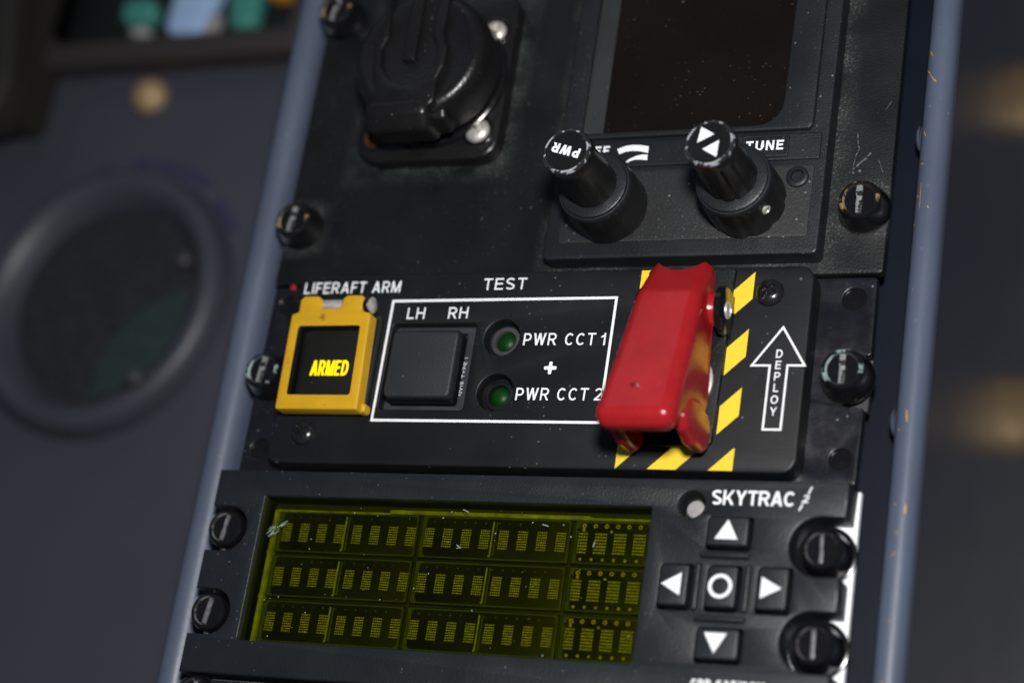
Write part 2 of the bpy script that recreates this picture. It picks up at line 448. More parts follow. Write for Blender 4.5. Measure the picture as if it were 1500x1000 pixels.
def glyph(c, t):
    """one letter of a plain grotesque: width for height 1, and its strokes ('p' ribbon, 'd' slanted bar with level ends)"""
    l, b, T = t / 2, t / 2, 1 - t / 2
    h = t * .54
    W = dict(A=.72, C=.70, D=.68, E=.58, F=.54, H=.68, I=t, K=.70, L=.54, M=.82, N=.70, O=.76, P=.62, R=.67, S=.64, T=.62, U=.68, V=.70, W=.98, X=.68, Y=.68)
    W.update({'1': .36, '2': .58, '/': .34})
    if c == ' ': return .34, []
    w = W[c]; r = w - l
    stem = ('p', [(l, 0), (l, 1)])

    def bowl(x1, y0, y1): k = (y1 - y0) / 2; return [(0, y1)] + arc(x1 - k * .95, (y0 + y1) / 2, k * .95, k, 90, -90, 12) + [(0, y0)]
    g = {
        'A': [('d', h, 0, w / 2, 1), ('d', w - h, 0, w / 2, 1), ('p', [(w * .2, .29), (w * .8, .29)])],
        'C': [('p', arc(w / 2, .5, r - w / 2, T - .5, 42, 318, 26))],
        'D': [stem, ('p', [(0, T), (w * .42, T)] + arc(w * .42, .5, r - w * .42, T - .5, 90, -90, 14)[1:-1] + [(w * .42, b), (0, b)])],
        'E': [stem, ('p', [(0, T), (w, T)]), ('p', [(0, .52), (w * .93, .52)]), ('p', [(0, b), (w, b)])],
        'F': [stem, ('p', [(0, T), (w, T)]), ('p', [(0, .49), (w * .88, .49)])],
        'H': [stem, ('p', [(r, 0), (r, 1)]), ('p', [(l, .52), (r, .52)])],
        'I': [stem],
        'K': [stem, ('d', l + t * .6, .36, w - h * 1.2, 1), ('d', w * .42, .55, w - h * 1.1, 0)],
        'L': [stem, ('p', [(0, b), (w, b)])],
        'M': [stem, ('p', [(r, 0), (r, 1)]), ('d', h, 1, w / 2, 0), ('d', w - h, 1, w / 2, 0)],
        'N': [stem, ('p', [(r, 0), (r, 1)]), ('d', h, 1, w - h, 0)],
        'O': [('p', arc(w / 2, .5, r - w / 2, T - .5, 0, 360, 36))],
        'P': [stem, ('p', bowl(r, .43, T))],
        'R': [stem, ('p', bowl(r - .02, .46, T)), ('d', w * .5, .46, w - h, 0)],
        'S': [('p', arc(w / 2, .735, r - w / 2, T - .735, 28, 250, 16) + arc(w / 2, .265, r - w / 2, .265 - b, 70, -152, 16))],
        'T': [('p', [(0, T), (w, T)]), ('p', [(w / 2, 0), (w / 2, 1)])],
        'U': [('p', [(l, 1), (l, .33)] + arc(w / 2, .33, r - w / 2, .33 - b, 180, 360, 14) + [(r, .33), (r, 1)])],
        'V': [('d', h, 1, w / 2, 0), ('d', w - h, 1, w / 2, 0)],
        'W': [('d', h, 1, w * .28, 0), ('d', w * .28, 0, w * .5, 1), ('d', w * .5, 1, w * .72, 0), ('d', w * .72, 0, w - h, 1)],
        'X': [('d', h, 1, w - h, 0), ('d', h, 0, w - h, 1)],
        'Y': [('d', h, 1, w / 2, .42), ('d', w - h, 1, w / 2, .42), ('p', [(w / 2, 0), (w / 2, .46)])],
        '1': [('p', [(w - l, 0), (w - l, 1)]), ('p', [(w - l, .84), (0, .66)])],
        '2': [('p', arc(w / 2, .70, r - w / 2, T - .70, 165, -25, 14) + [(w * .62, .42), (l * 1.1, t * .7)]), ('p', [(0, b), (w, b)])],
        '/': [('d', h * .7, 0, w - h * .7, 1)],
    }[c]
    return w, g


def letters(b, txt, x0, x1, y0, y1, z, t=.155, shear=0.0, space=.17, mi=0, turn=None):
    """flat lettering whose ink fills x0..x1, y0..y1 (turn: extra matrix about the box centre)"""
    total = 0; lay = []
    for c in txt:
        w, g = glyph(c, t); lay.append((total, w, g)); total += w + space
    total -= space; H = y1 - y0; k = (x1 - x0) / (total * H); tw = t * H      # k: horizontal fit
    mx = Matrix.Identity(4)
    if turn:
        c = Matrix.Translation(((x0 + x1) / 2, (y0 + y1) / 2, 0)); mx = c @ turn @ c.inverted()
    n = 0
    for off, w, g in lay:
        for st in g:
            zz_ = z + n % 7 * .0025; n += 1

            def pt(u, v): return (x0 + (off + u) * H * k + shear * v * H, y0 + v * H)
            if st[0] == 'd':
                _, ax, ay, bx, by = st; hw = tw * .57
                (ax, ay), (bx, by) = pt(ax, ay), pt(bx, by)
                b.flat([(ax - hw, ay), (ax + hw, ay), (bx + hw, by), (bx - hw, by)], zz_, mi, mx=mx)
            else:
                P = [Vector(pt(*q)) for q in st[1]]; closed = (P[0] - P[-1]).length < 1e-6
                L, R = [], []
                for i in range(len(P)):
                    a = P[i - 1] if i else (P[-2] if closed else None); e = P[i + 1] if i < len(P) - 1 else (P[1] if closed else None)
                    d1 = (P[i] - a).normalized() if a is not None else None; d2 = (e - P[i]).normalized() if e is not None else None
                    d1 = d2 if d1 is None else d1; d2 = d1 if d2 is None else d2
                    n1 = Vector((-d1.y, d1.x)); n2 = Vector((-d2.y, d2.x)); nn = (n1 + n2)
                    nn = nn.normalized() if nn.length > 1e-6 else n1; m_ = tw / 2 / max(.6, nn.dot(n1))
                    L.append(P[i] + nn * m_); R.append(P[i] - nn * m_)
                for i in range(len(P) - 1):
                    q = [L[i], R[i], R[i + 1], L[i + 1]]
                    b._f([b._v((v.x, v.y, zz_), mx) for v in q], mi)
    return b


EPS = 0.03


def stroke(b, p, q, w, z, mi=0):
    p = Vector(p); q = Vector(q); d = (q - p).normalized(); n = Vector((-d.y, d.x)) * (w / 2)
    b.flat([tuple(p - n), tuple(q - n), tuple(q + n), tuple(p + n)], z, mi)


# ------------------------------------------------------------------ the console the panels sit in
console = thing('equipment_console', 'blue grey edged console body with rounded side rails holding all the black panels', 'console', (0, 0, -12))


def rail(side):
    b = B()
    if side < 0:
        prof = [(-84.6, -60), (-84.6, -6.5)]
        for i in range(13):
            t = math.pi - math.pi * i / 12; prof.append((-80.6 + 4.0 * math.cos(t), -4.6 + 4.0 * math.sin(t)))
        prof += [(-76.6, -9), (-76.6, -12)]
        b.sweep_y(prof, -190, 170, 0, 18)
        return b.build('rounded_rail', [M['rail']], console, (-80, 0, -12), recalc=False)
    prof = [(77.9, -12), (77.9, -4)]
    for i in range(13):
        t = math.pi - math.pi * i / 12; prof.append((81.0 + 3.1 * math.cos(t), -3.6 + 3.1 * math.sin(t)))
    prof += [(84.15, -5.0), (84.0, -6.2)]
    b.sweep_y(prof, -190, 170, 0, 18)
    # paint chipped through to the primer along the edge
    chips = [((78.6, 38.8), (79.5, 37.0), .5), ((78.4, 34.1), (79.2, 32.8), .5), ((79.3, 32.6), (80.4, 30.6), .35), ((80.3, 31.2), (80.8, 30.4), .5),
             ((78.9, 19.1), (79.4, 17.6), .4), ((78.7, 11.4), (79.6, 11.0), .4), ((79.3, 6.7), (79.5, 0.6), .28), ((78.6, 4.0), (78.9, 3.5), .45),
             ((81.2, 1.0), (81.5, .5), .4), ((78.2, -2.5), (78.6, -3.0), .45), ((79.5, -17.7), (79.7, -18.1), .3), ((80.6, -44.4), (80.9, -47.1), .55),
             ((79.2, -48.4), (79.4, -49.0), .5), ((82.0, -64.3), (82.1, -66.5), .7), ((79.9, -64.2), (80.0, -64.7), .4), ((80.7, -70.0), (80.9, -70.6), .45),
             ((80.0, -75.2), (80.9, -74.4), .4), ((80.8, -88), (81.0, -88.4), .4), ((80.4, -100.0), (80.6, -101.5), .5)]
    rnd = random.Random(3)
    for p, q, w in chips:
        x = (p[0] + q[0]) / 2; n = 6; L = []; R = []
        P, Q = Vector(p), Vector(q); d = (Q - P).normalized(); nn = Vector((-d.y, d.x))
        for i in range(n + 1):
            c = P.lerp(Q, i / n); hw = w * .36 * (.35 + .65 * math.sin(math.pi * (i + .5) / (n + 1))) * rnd.uniform(.6, 1.1)
            for arr, sg in ((L, 1), (R, -1)):
                e = c + nn * hw * sg
                arr.append(b.bm.verts.new((e.x, e.y, -3.6 + math.sqrt(max(.1, 3.13 ** 2 - (e.x - 81.0) ** 2)) + .02)))
        for i in range(n): b._f((L[i], R[i], R[i + 1], L[i + 1]), 1)
    return b.build('rounded_rail', [M['rail'], M['chip']], console, (81, 0, -12), recalc=False)


rail(-1); rail(1)
b = B(); b.prism(rect(-76.55, -190, 77.85, 170), -16, -11.0); b.build('channel_floor', [M['web']], console, (0, 0, -12))
for y in (18.7, -46.0, -110.5):
    b = B(); mx = Matrix.Translation((77.95, y, -4.2)) @ Matrix.Rotation(-math.pi / 2, 4, 'Y')
    b.lathe([(3.2, 0), (3.0, .4), (2.2, .95), (1.1, 1.25), (0, 1.35)], mx=mx, seg=32); b.build('rivet', [M['rail']], console, (77.9, y, -4.2))
b = B(); b.prism(rect(82.4, -190, 84.05, 170), -180, -5.0); b.build('side_panel', [M['wall']], console, (84, 0, -12))
b = B(); b.prism(rect(-84.4, -190, -82.4, 170), -110, -30); b.build('side_panel', [M['floor']], console, (-83, 0, -12))

# ------------------------------------------------------------------ lower surroundings
b = B(); b.prism(rect(-700, -420, -84.6, 520), -116, -110); o = b.build('ground', [M['floor']]); o['kind'] = 'structure'
b = B(); b.prism(rect(84.3, -420, 700, 520), -186, -180); o = b.build('ground', [M['floor']]); o['kind'] = 'structure'

fit = thing('round_speaker', 'large round speaker with raised grey rim and dark mesh face, blurred at far left', 'speaker', (-204.6, 29.5, -110))
cx, cy = -204.6, 29.5
b = B(); b.lathe([(45.5, -110), (45.2, -106), (44.0, -102.5), (42.0, -100.8), (39.8, -100.6), (37.0, -102.4), (34.6, -105.5), (32.8, -109.5)], cx, cy, 96)
b.build('rim', [M['fit']], fit, (cx, cy, -110))
b = B(); b.lathe([(33.0, -109.2), (20, -109.4), (0, -109.5)], cx, cy, 96); b.build('mesh_face', [M['fitdark']], fit, (cx, cy, -109))
# lens-shaped teal reflection, painted as a flat on the lower right of the face
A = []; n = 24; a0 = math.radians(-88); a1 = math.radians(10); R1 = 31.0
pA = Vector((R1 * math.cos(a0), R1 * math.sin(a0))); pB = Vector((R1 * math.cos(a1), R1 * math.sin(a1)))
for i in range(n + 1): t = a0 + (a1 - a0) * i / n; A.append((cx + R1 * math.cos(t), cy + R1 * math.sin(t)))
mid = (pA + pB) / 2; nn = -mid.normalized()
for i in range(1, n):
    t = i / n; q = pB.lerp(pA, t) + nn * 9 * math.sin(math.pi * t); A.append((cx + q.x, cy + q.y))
b = B(); b.flat(A, -109.1); b.build('teal_reflection', [M['teal']], fit, (cx, cy, -109))
for dx, dy in ((27.5, 13.5), (25.5, -29.0), (-7.5, 45.2), (2, 44.0)):
    r = math.hypot(dx, dy); z = -106 if r < 33 else (-97.6 if r < 43 else -110)
    b = B(); b.lathe([(2.6, z - 2), (2.4, z + .8), (1.2, z + 1.6), (0, z + 1.8)], cx + dx, cy + dy, 20); b.build('rim_screw', [M['ring'] if r < 43 else M['brown']], fit, (cx + dx, cy + dy, z))
b = B()
for s0, s1, r in ((110, 103, 49.5), (93, 84, 49.5), (82, 55, 49.0), (48, 30, 47.5)):
    k = max(2, int(abs(s1 - s0) / 3)); o_, i_ = [], []
    for i in range(k + 1):
        t = math.radians(s0 + (s1 - s0) * i / k); o_.append((cx + (r + 2) * math.cos(t), cy + (r + 2) * math.sin(t))); i_.append((cx + (r - 1.6) * math.cos(t), cy + (r - 1.6) * math.sin(t)))
    b.flat(o_ + i_[::-1], -109.9)
b.build('blue_marking', [M['bluemark']], fit, (cx, cy, -110))

stud = thing('brass_stud', 'round brass stud on the grey surface above the large round speaker', 'stud', (-206.7, 103.9, -110), 'brass studs')
b = B(); b.lathe([(6.0, -110), (5.8, -107.5), (4.2, -105.6), (2, -104.8), (0, -104.6)], -206.7, 103.9, 32); sh = b.build('stud_head', [M['brass']], stud, (-206.7, 103.9, -110))
for x, y, lb in ((104, 124, 'round brass stud low on the right, farther one mirrored in the glossy side panel'), (101.5, 20.5, 'round brass stud low on the right, nearer one mirrored in the glossy side panel')):
    st = thing('brass_stud', lb, 'stud', (x, y, -180), 'brass studs'); c = copy_part(sh, st, (x, y, -180)); c.scale = (2.1, 2.1, 1.2)

keys = thing('key_unit', 'dark framed unit with blurred teal and pale blue keys at top left', 'keypad', (-200, 140, -110))
b = B(); b.prism(rrect(-262, 112.5, -149, 190, 4), -109.97, -100, 1.5, holes=[rrect(-246, 121.5, -154, 180, 3)]); b.build('frame', [M['brown']], keys, (-200, 140, -110))
b = B(); b.prism(rect(-245.8, 121.7, -154.2, 179.8), -109.9, -107); b.build('key_bed', [M['dark']], keys, (-200, 140, -110))
for poly, m in ((((-224, 136), (-210, 135), (-209, 126), (-222, 126)), 'keyteal'), (((-219, 125), (-211, 125), (-210.5, 120.5), (-217, 120.5)), 'sensor'),
                (((-203, 142), (-184.5, 141), (-189.5, 119.5), (-204, 121)), 'keyblue'), (((-187.8, 128), (-184, 128), (-185.5, 120), (-189.2, 119.5)), 'sensor'),
                (((-182, 139), (-170, 138), (-169.5, 121), (-179, 121)), 'keyteal'), (((-168.5, 139), (-157, 138), (-157, 131), (-168, 131)), 'keyamber')):
    p = fillet([(x + 1.5, y + 2.5) for x, y in poly], 4); b = B(); b.prism(p, -107, -102, 1.8); b.build('key', [M[m]], keys, (p[0][0], p[0][1], -107))
cov = B().prism(fillet([(-300, 240), (-249, 240), (-251, 138), (-243.5, 100), (-245, 90), (-250, 84), (-300, 81)], 6), -96, -82, 3.0)
cov = cov.build('black_cover', [M['cover']], None, (-250, 120, -96)); cov['label'] = 'plain black cover edge at the extreme top left corner'; cov['category'] = 'cover'
b = B(); b.prism(fillet([(-298, 238), (-246, 238), (-246, 90), (-298, 90)], 4), -110, -96.2); b.build('support_block', [M['cover']], cov, (-270, 160, -100))


# ------------------------------------------------------------------ quarter-turn fasteners
def fastener(parent, x, y, z, h=6.0, r0=5.6, r1=4.3, rim='brassrim', slot='slot', ang=0.0, seed=0):
    b = B()
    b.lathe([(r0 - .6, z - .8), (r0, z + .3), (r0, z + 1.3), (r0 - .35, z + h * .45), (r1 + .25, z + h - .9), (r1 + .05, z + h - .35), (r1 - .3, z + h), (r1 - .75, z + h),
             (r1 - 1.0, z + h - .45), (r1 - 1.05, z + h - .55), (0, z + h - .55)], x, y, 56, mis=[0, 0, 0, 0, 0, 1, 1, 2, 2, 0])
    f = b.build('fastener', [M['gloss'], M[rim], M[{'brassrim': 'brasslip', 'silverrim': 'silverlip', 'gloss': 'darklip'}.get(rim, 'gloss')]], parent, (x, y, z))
    mx = Matrix.Translation((x, y, 0)) @ Matrix.Rotation(math.radians(ang), 4, 'Z')
    b = B(); rnd = random.Random(seed); w = .62 if slot == 'slot' else .36; L = r1 - 1.15
    pts = [(-w, -L), (w, -L)] + [(w + rnd.uniform(-.12, .12), -L + 2 * L * i / 6) for i in range(1, 6)] + [(w, L), (-w, L)] + [(-w + rnd.uniform(-.1, .1), L - 2 * L * i / 6) for i in range(1, 6)]
    b.prism(pts, z + h - .56, z + h - .05, .12, 2, mx=mx)
    b.build('slot_bar', [M[slot]], f, (x, y, z + h - .5))
    return f


def cross_screw(parent, x, y, z, R=2.9, h=1.7, m='gloss', ang=20, name='screw', w=.5, arm=1.75):
    ca, sa = math.cos(math.radians(ang)), math.sin(math.radians(ang))

    def fn(px, py):
        r = math.hypot(px, py); hh = h * max(0, 1 - (r / R) ** 2) ** .5 if r < R else 0
        u, v = px * ca + py * sa, -px * sa + py * ca
        d = 0
        for s, t in ((abs(u), abs(v)), (abs(v), abs(u))):
            if t < arm: d = max(d, min(1, max(0, (w + .14 - s) / .18)) * min(1, (arm - t) / .3 + .15))
        return z + hh - 1.1 * d
    b = B(); b.field(R, fn, x, y); return b.build(name, [M[m]], parent, (x, y, z), 60)


# ------------------------------------------------------------------ upper blank panel
up = thing('upper_panel', 'scratched black upper plate carrying the round socket and the tuner', 'panel', (0, 30, 0))
b = B(); b.prism(fillet([(-73.0, -14.4), (73.2, -14.4), (73.2, 130), (-73.0, 130)], 1.0), -2.0, 0.0, .35)
rnd = random.Random(5)
for pts, w in (([(64.9, 18.6), (65.2, 15.8), (65.6, 14.9), (65.0, 13.5), (64.6, 10.8)], .22), ([(64.6, 10.0), (65.6, 11.0), (66.6, 12.0), (68.2, 13.8)], .35), ([(65.2, 10.4), (66.2, 11.6), (67.5, 12.5)], .2),
               ([(63.8, 9.2), (64.4, 9.5), (64.9, 9.0)], .4), ([(66.0, 9.3), (66.3, 9.8)], .5), ([(70, 12), (71.2, 9)], .12), ([(62.6, 2), (63.2, -1)], .15), ([(70.5, 24), (71.6, 26)], .15)):
    for p, q in zip(pts, pts[1:]): stroke(b, p, q, w * rnd.uniform(.7, 1.2), EPS + rnd.uniform(0, .004), 1)
b.build('plate', [M['upplate'], M['scratch']], up, (0, 30, 0))
fastener(up, -68.3, 0, 0, ang=-6, rim='brassrim', seed=1)
fastener(up, -68.3, 57.15, 0, ang=-12, rim='brassrim', seed=2)
fastener(up, 68.3, 0, 0, h=6.2, ang=2, rim='brassrim', seed=3)

# round capped socket
sock = thing('cable_socket', 'black rubber capped round socket with silver corner screws on the upper plate', 'socket', (-37, 36, 0))
b = B(); b.prism(fillet([(-56.2, 15.0), (-19.0, 15.0), (-19.0, 58.6), (-56.2, 58.6)], [7, 5, 5, 5], 7), 0.02, 4.0, .7, 3)
b.build('flange', [M['rubber']], sock, (-37, 36, 0))
b = B(); b.lathe([(17.6, 3.9), (17.6, 5.4), (17.0, 5.9), (15.6, 5.9), (15.6, 9.0)], -36.6, 35.4, 72); b.build('collar', [M['gloss']], sock, (-37, 36, 4))
for x, y, m, r in ((-24.3, 48.1, 'silver', 2.9), (-24.4, 21.9, 'silver', 3.0), (-51.3, 21.6, 'rust', 2.8), (-51.4, 52.6, 'silver', 2.8)):
    b = B(); b.lathe([(r + 1.1, 3.98), (r + .9, 4.12), (r + .3, 4.15)], x, y, 40); b.build('screw_seat', [M['gloss']], sock, (x, y, 4))
    cross_screw(sock, x, y, 4.02, r, 1.5, m, 35, w=.4, arm=1.5)
CX, CY = -35.4, 35.0
b = B(); b.lathe([(15.5, 8.2), (16.2, 8.0), (16.7, 9.0), (16.8, 14.0), (16.4, 17.4), (15.6, 18.6), (14.4, 19.2), (13.2, 19.0), (12.4, 18.8), (0, 18.8)], CX, CY, 96)
cap = b.build('cap', [M['rubber']], sock, (CX, CY, 8))
outer = [(-43.6, 19.6), (-28.0, 20.0), (-28.6, 26.8), (-27.3, 30.5), (-27.3, 35.1), (-28.9, 39.2), (-28.7, 62), (-45.5, 62), (-44.9, 46.6), (-44.4, 39.5), (-46.0, 36.1), (-45.6, 30.0), (-44.1, 25.6)]
inner = [(-44.0, 60), (-43.9, 46.9), (-43.0, 38.9), (-44.2, 35.6), (-43.3, 30.7), (-40.3, 27.1), (-36.6, 25.6), (-32.6, 26.6), (-29.6, 30.6), (-29.8, 34.9), (-31.5, 38.5), (-31.2, 60)]
b = B(); b.prism(fillet(outer, 2.2, 5), 18.6, 20.6, .7, 3, holes=[fillet(inner, 1.6, 5)], hbev=.45); b.build('raised_border', [M['rubber']], cap, (CX, CY, 19))
b = B(); b.prism(fillet([(-38.6, 32.4), (-35.4, 32.4), (-35.6, 60.0), (-38.8, 60.0)], .4), 18.7, 20.2, .4); b.build('pull_strap_rib', [M['rubber']], cap, (CX, CY, 19))
b = B(); rnd = random.Random(9)
for k in range(12):
    y = 35 + k * 1.9; b.prism(circ(-33.6 + rnd.uniform(-.5, .5), y, .35, 10), 18.7, 19.35, .2)
b.build('moulded_mark', [M['rubber']], cap, (CX, CY, 19))
b = B(); b.prism(fillet([(16.0, 10.5), (21.5, 10.2), (21.9, 20.9), (18.6, 20.5), (15.4, 17.6)], [1, 1, 1, 2.2, 2.0]), -45.8, -29.6, 2.0, 4, mx=YZX, bbev=2.0)
b.prism(fillet([(17.5, 10.9), (21.3, 10.6), (21.4, 18.0), (18.8, 16.5)], .8), -30.2, -26.6, 1.0, 3, mx=YZX)
b.build('lift_tab', [M['rubber']], cap, (-38, 17, 12))

# ------------------------------------------------------------------ tuner unit
tun = thing('tuner_unit', 'dusty black tuner with dark screen and two tall stacked knobs', 'radio tuner', (29, 20, 0))
out = fillet([(-2.6, -11.8), (60.1, -11.8), (60.1, 120), (-2.6, 120)], 1.2)
b = B(); b.prism(out, 0.02, 5.0, .5, 3, holes=[fillet([(3.2, 18.4), (49.6, 18.4), (50.2, 90), (3.2, 90)], [.5, 5, .5, .5])], hbev=.3, side_mi=0)
# raised display surround, its left side a broad sloping facet
b.prism(fillet([(2.6, 17.2), (55.8, 17.2), (56.6, 18.4), (56.6, 119), (2.0, 119)], .5), 4.9, 6.2, .5, 3, holes=[fillet([(3.1, 18.6), (49.4, 18.6), (50.0, 90), (3.1, 90)], [.5, 5.5, .5, .5])], hbev=.4)
b.prism(fillet([(2.2, 10.2), (58.6, 10.2), (58.6, 16.6), (2.2, 16.6)], .5), 4.9, 5.5, .3, 3)
body = b.build('housing', [M['tuner']], tun, (29, 20, 0))
b = B(); v = [b.bm.verts.new(p) for p in ((2.9, 18.3, 6.0), (7.3, 18.3, 3.2), (2.9, 18.3, 3.2), (2.9, 91, 6.0), (6.4, 91, 3.2), (2.9, 91, 3.2))]
b._f((v[0], v[1], v[4], v[3]), 0); b._f((v[0], v[2], v[1]), 0); b._f((v[3], v[4], v[5]), 0); b._f((v[0], v[3], v[5], v[2]), 0); b._f((v[1], v[2], v[5], v[4]), 0)
b.build('bezel_slope', [M['slope']], tun, (5, 40, 4))
b = B(); b.prism(rect(3.0, 18.2, 50.4, 91), 2.0, 3.4); b.build('screen', [M['screen']], tun, (29, 40, 3))
b = B(); b.prism(rrect(.8, -8.0, 57.6, 9.2, .9), 4.9, 5.22, .2, 2); b.build('knob_panel', [M['inset']], tun, (29, 0, 5))
b = B(); b.prism(rrect(41.0, 10.85, 51.6, 16.25, .5), 5.45, 5.95, .2, 2, holes=[rrect(41.6, 11.4, 51.0, 15.7, .3)], hbev=.15); b.prism(rrect(41.5, 11.3, 51.1, 15.8, .3), 5.45, 5.6); lab = b.build('name_tab', [M['tuner']], tun, (46, 13, 5.5))
b = B(); letters(b, 'TUNE', 41.9, 50.4, 12.6, 14.95, 5.6 + EPS, .20); b.build('lettering', [M['white']], lab, (46, 13, 5.7))
b = B()
letters(b, 'OFF', 3.9, 10.1, 13.2, 15.5, 5.5 + EPS, .21); b.build('lettering', [M['white']], tun, (8, 14, 5.5)); b = B()
b.flat([(11.9, 14.6), (12.9, 15.0), (14.0, 15.35), (15.4, 15.5), (17.1, 15.4), (19.4, 14.95), (19.4, 13.3), (17.3, 13.85), (15.6, 14.0), (13.9, 13.85), (12.6, 13.3)], 5.5 + EPS)
b.flat([(14.4, 11.3), (15.1, 12.0), (16.5, 12.65), (17.8, 12.95), (19.4, 12.9), (19.4, 11.5), (17.9, 11.75), (16.6, 11.75), (15.4, 11.5), (14.9, 11.1)], 5.5 + EPS)
b.build('volume_symbol', [M['white']], tun, (14, 13, 5.5))
b = B(); b.lathe([(2.4, 5.2), (2.4, 6.0), (2.1, 6.2), (1.5, 6.2), (1.25, 5.6)], 54.3, 5.9, 32)
b.lathe([(1.3, 5.7), (0, 5.62)], 54.3, 5.9, 6); b.build('hex_screw', [M['tuner']], tun, (54.3, 5.9, 5))


def knob(x, y, name, fluted):
    k = B(); k.lathe([(8.5, 5.1), (8.7, 6.0), (8.6, 12.0), (8.3, 14.6), (8.25, 14.8), (8.35, 15.0), (8.35, 15.9), (8.05, 16.3), (7.75, 16.35), (7.65, 16.9), (7.3, 17.1), (4.9, 17.0), (0, 17.0)], x, y, 96,
              mis=[0, 0, 0, 0, 1, 1, 1, 1, 1, 1, 2, 2], flute=(5, 14.7, 9, .40) if fluted else (5, 14.7, 6, .15))
    kb = k.build('knob', [M['knob'], M['tuner'], M['tuner']], tun, (x, y, 5))
    c = B(); c.lathe([(5.5, 16.9), (5.6, 17.2), (5.5, 22), (5.25, 29.2), (5.45, 29.7), (5.5, 31.6), (5.35, 32.5), (5.0, 33.0), (4.6, 33.0), (0, 32.95)], x, y, 96,
                     mis=[0, 0, 0, 0, 0, 0, 1, 1, 0], flute=(17.0, 29.4, 10, .45) if fluted else (17.0, 29.4, 8, .15))
    cp = c.build('knob_cap', [M['knob'], M['knobrim']], kb, (x, y, 16.5))
    return kb, cp


k1, c1 = knob(12.4, 0.1, 'knob', False)
k2, c2 = knob(43.8, 0.4, 'knob', True)
b = B(); letters(b, 'PWR', 12.3 - 3.4, 12.3 + 3.4, .25 - 1.1, .25 + 1.1, 33.0 + EPS, .24, space=.10, turn=Matrix.Rotation(math.radians(163), 4, 'Z'))
b.build('lettering', [M['white']], k1, (12.4, .1, 33))
b = B(); b.flat([(41.7, 4.1), (44.7, 2.3), (41.2, .5)], 33.0 + EPS); b.flat([(45.9, .9), (45.7, -2.9), (42.5, -1.0)], 33.0 + EPS); b.build('arrow_marking', [M['white']], k2, (43.8, .4, 33))
mx = Matrix.Translation((43.8, .4, 11.8)) @ Matrix.Rotation(math.radians(-38), 4, 'Z') @ Matrix.Translation((8.2, 0, 0)) @ Matrix.Rotation(math.pi / 2, 4, 'Y')
b = B(); b.lathe([(1.15, -.2), (1.1, .3), (.7, .45), (.6, .2), (0, .15)], mx=mx, seg=24); b.build('set_screw', [M['silver']], k2, (50, -4, 11.8))

# ------------------------------------------------------------------ middle release panel
rel = thing('release_panel', 'black switch panel with yellow and red guards, white lettering and hazard stripes', 'switch panel', (0, -38, 0))
bp = [(-72.6, -60.9), (71.6, -60.9), (71.9, -44.2), (69.4, -44.2), (67.2, -43.6), (67.2, -33.2), (69.4, -32.9), (72.4, -32.9), (72.2, -15.2), (-72.6, -15.2)]
hl = [circ(67.6, -20.1, 2.5, 28), circ(68.0, -55.4, 2.3, 28), circ(-68.4, -19.8, 2.4, 28), circ(-68.2, -55.4, 2.4, 28)]
b = B(); b.prism(fillet(bp, .8), -2.0, -.25, .3, holes=hl); b.build('backing_plate', [M['back']], rel, (0, -38, -1))
for x, y, r in ((67.6, -20.1, 2.55), (68.0, -55.4, 2.35), (-68.4, -19.8, 2.45), (-68.2, -55.4, 2.45)):
    b = B(); b.lathe([(r, -1.9), (r, -.95), (0, -.95)], x, y, 28); b.build('hole_plug', [M['gloss']], rel, (x, y, -1))
b = B(); b.prism([(67.4, -43.9), (72.0, -44.2), (72.3, -33.0), (67.4, -33.0)], -4.2, -2.6); b.build('rail_lug', [M['ring']], rel, (70, -38, -3))
fp = fillet([(-62.2, -60.6), (60.7, -60.6), (60.3, -14.8), (-62.4, -14.8)], [2.6, 3.4, 3.4, 2.0], 7)
sw = rrect(-36.3, -47.6, -15.5, -27.1, .9)
led = [circ(-8.9, -30.6, 4.25, 44), circ(-8.4, -43.4, 4.25, 44)]
b = B(); b.prism(fp, -.2, 5.5, .55, 3, holes=[sw] + led, hbev=.3); face = b.build('face_plate', [M['face']], rel, (0, -38, 0))
fastener(rel, -68.3, -38.1, -.25, h=6.0, r1=4.2, ang=-8, rim='silverrim', seed=11)
fastener(rel, 68.3, -38.1, -.25, h=6.4, ang=1, rim='silverrim', seed=12)
cross_screw(rel, 51.2, -21.0, 5.45, 3.1, 1.9, 'blackscrew', 62)
cross_screw(rel, -53.9, -53.4, 5.45, 3.0, 1.8, 'blackscrew', 30)
b = B(); b.prism(circ(-67.8, -15.2, .8, 14), -.3, .4, .3); b.build('lacquer_dab', [M['redlac']], rel, (-67.8, -14.9, 0))
# white border line
zz = 5.5 + EPS; X0, X1, Y0, Y1, w = -37.6, 17.2, -50.5, -21.2, .62
b = B(); b.flat(rect(X0, Y0, X1, Y1), zz, holes=[rect(X0 + w, Y0 + w, X1 - w, Y1 - w)]); b.build('border_line', [M['white']], rel, (-10, -36, 5.5))


def word(txt, x0, x1, y0, y1, t=.138, **kw):
    b = B(); letters(b, txt, x0, x1, y0, y1, zz, t, **kw); return b.build('lettering', [M['white']], rel, ((x0 + x1) / 2, y0, 5.5))


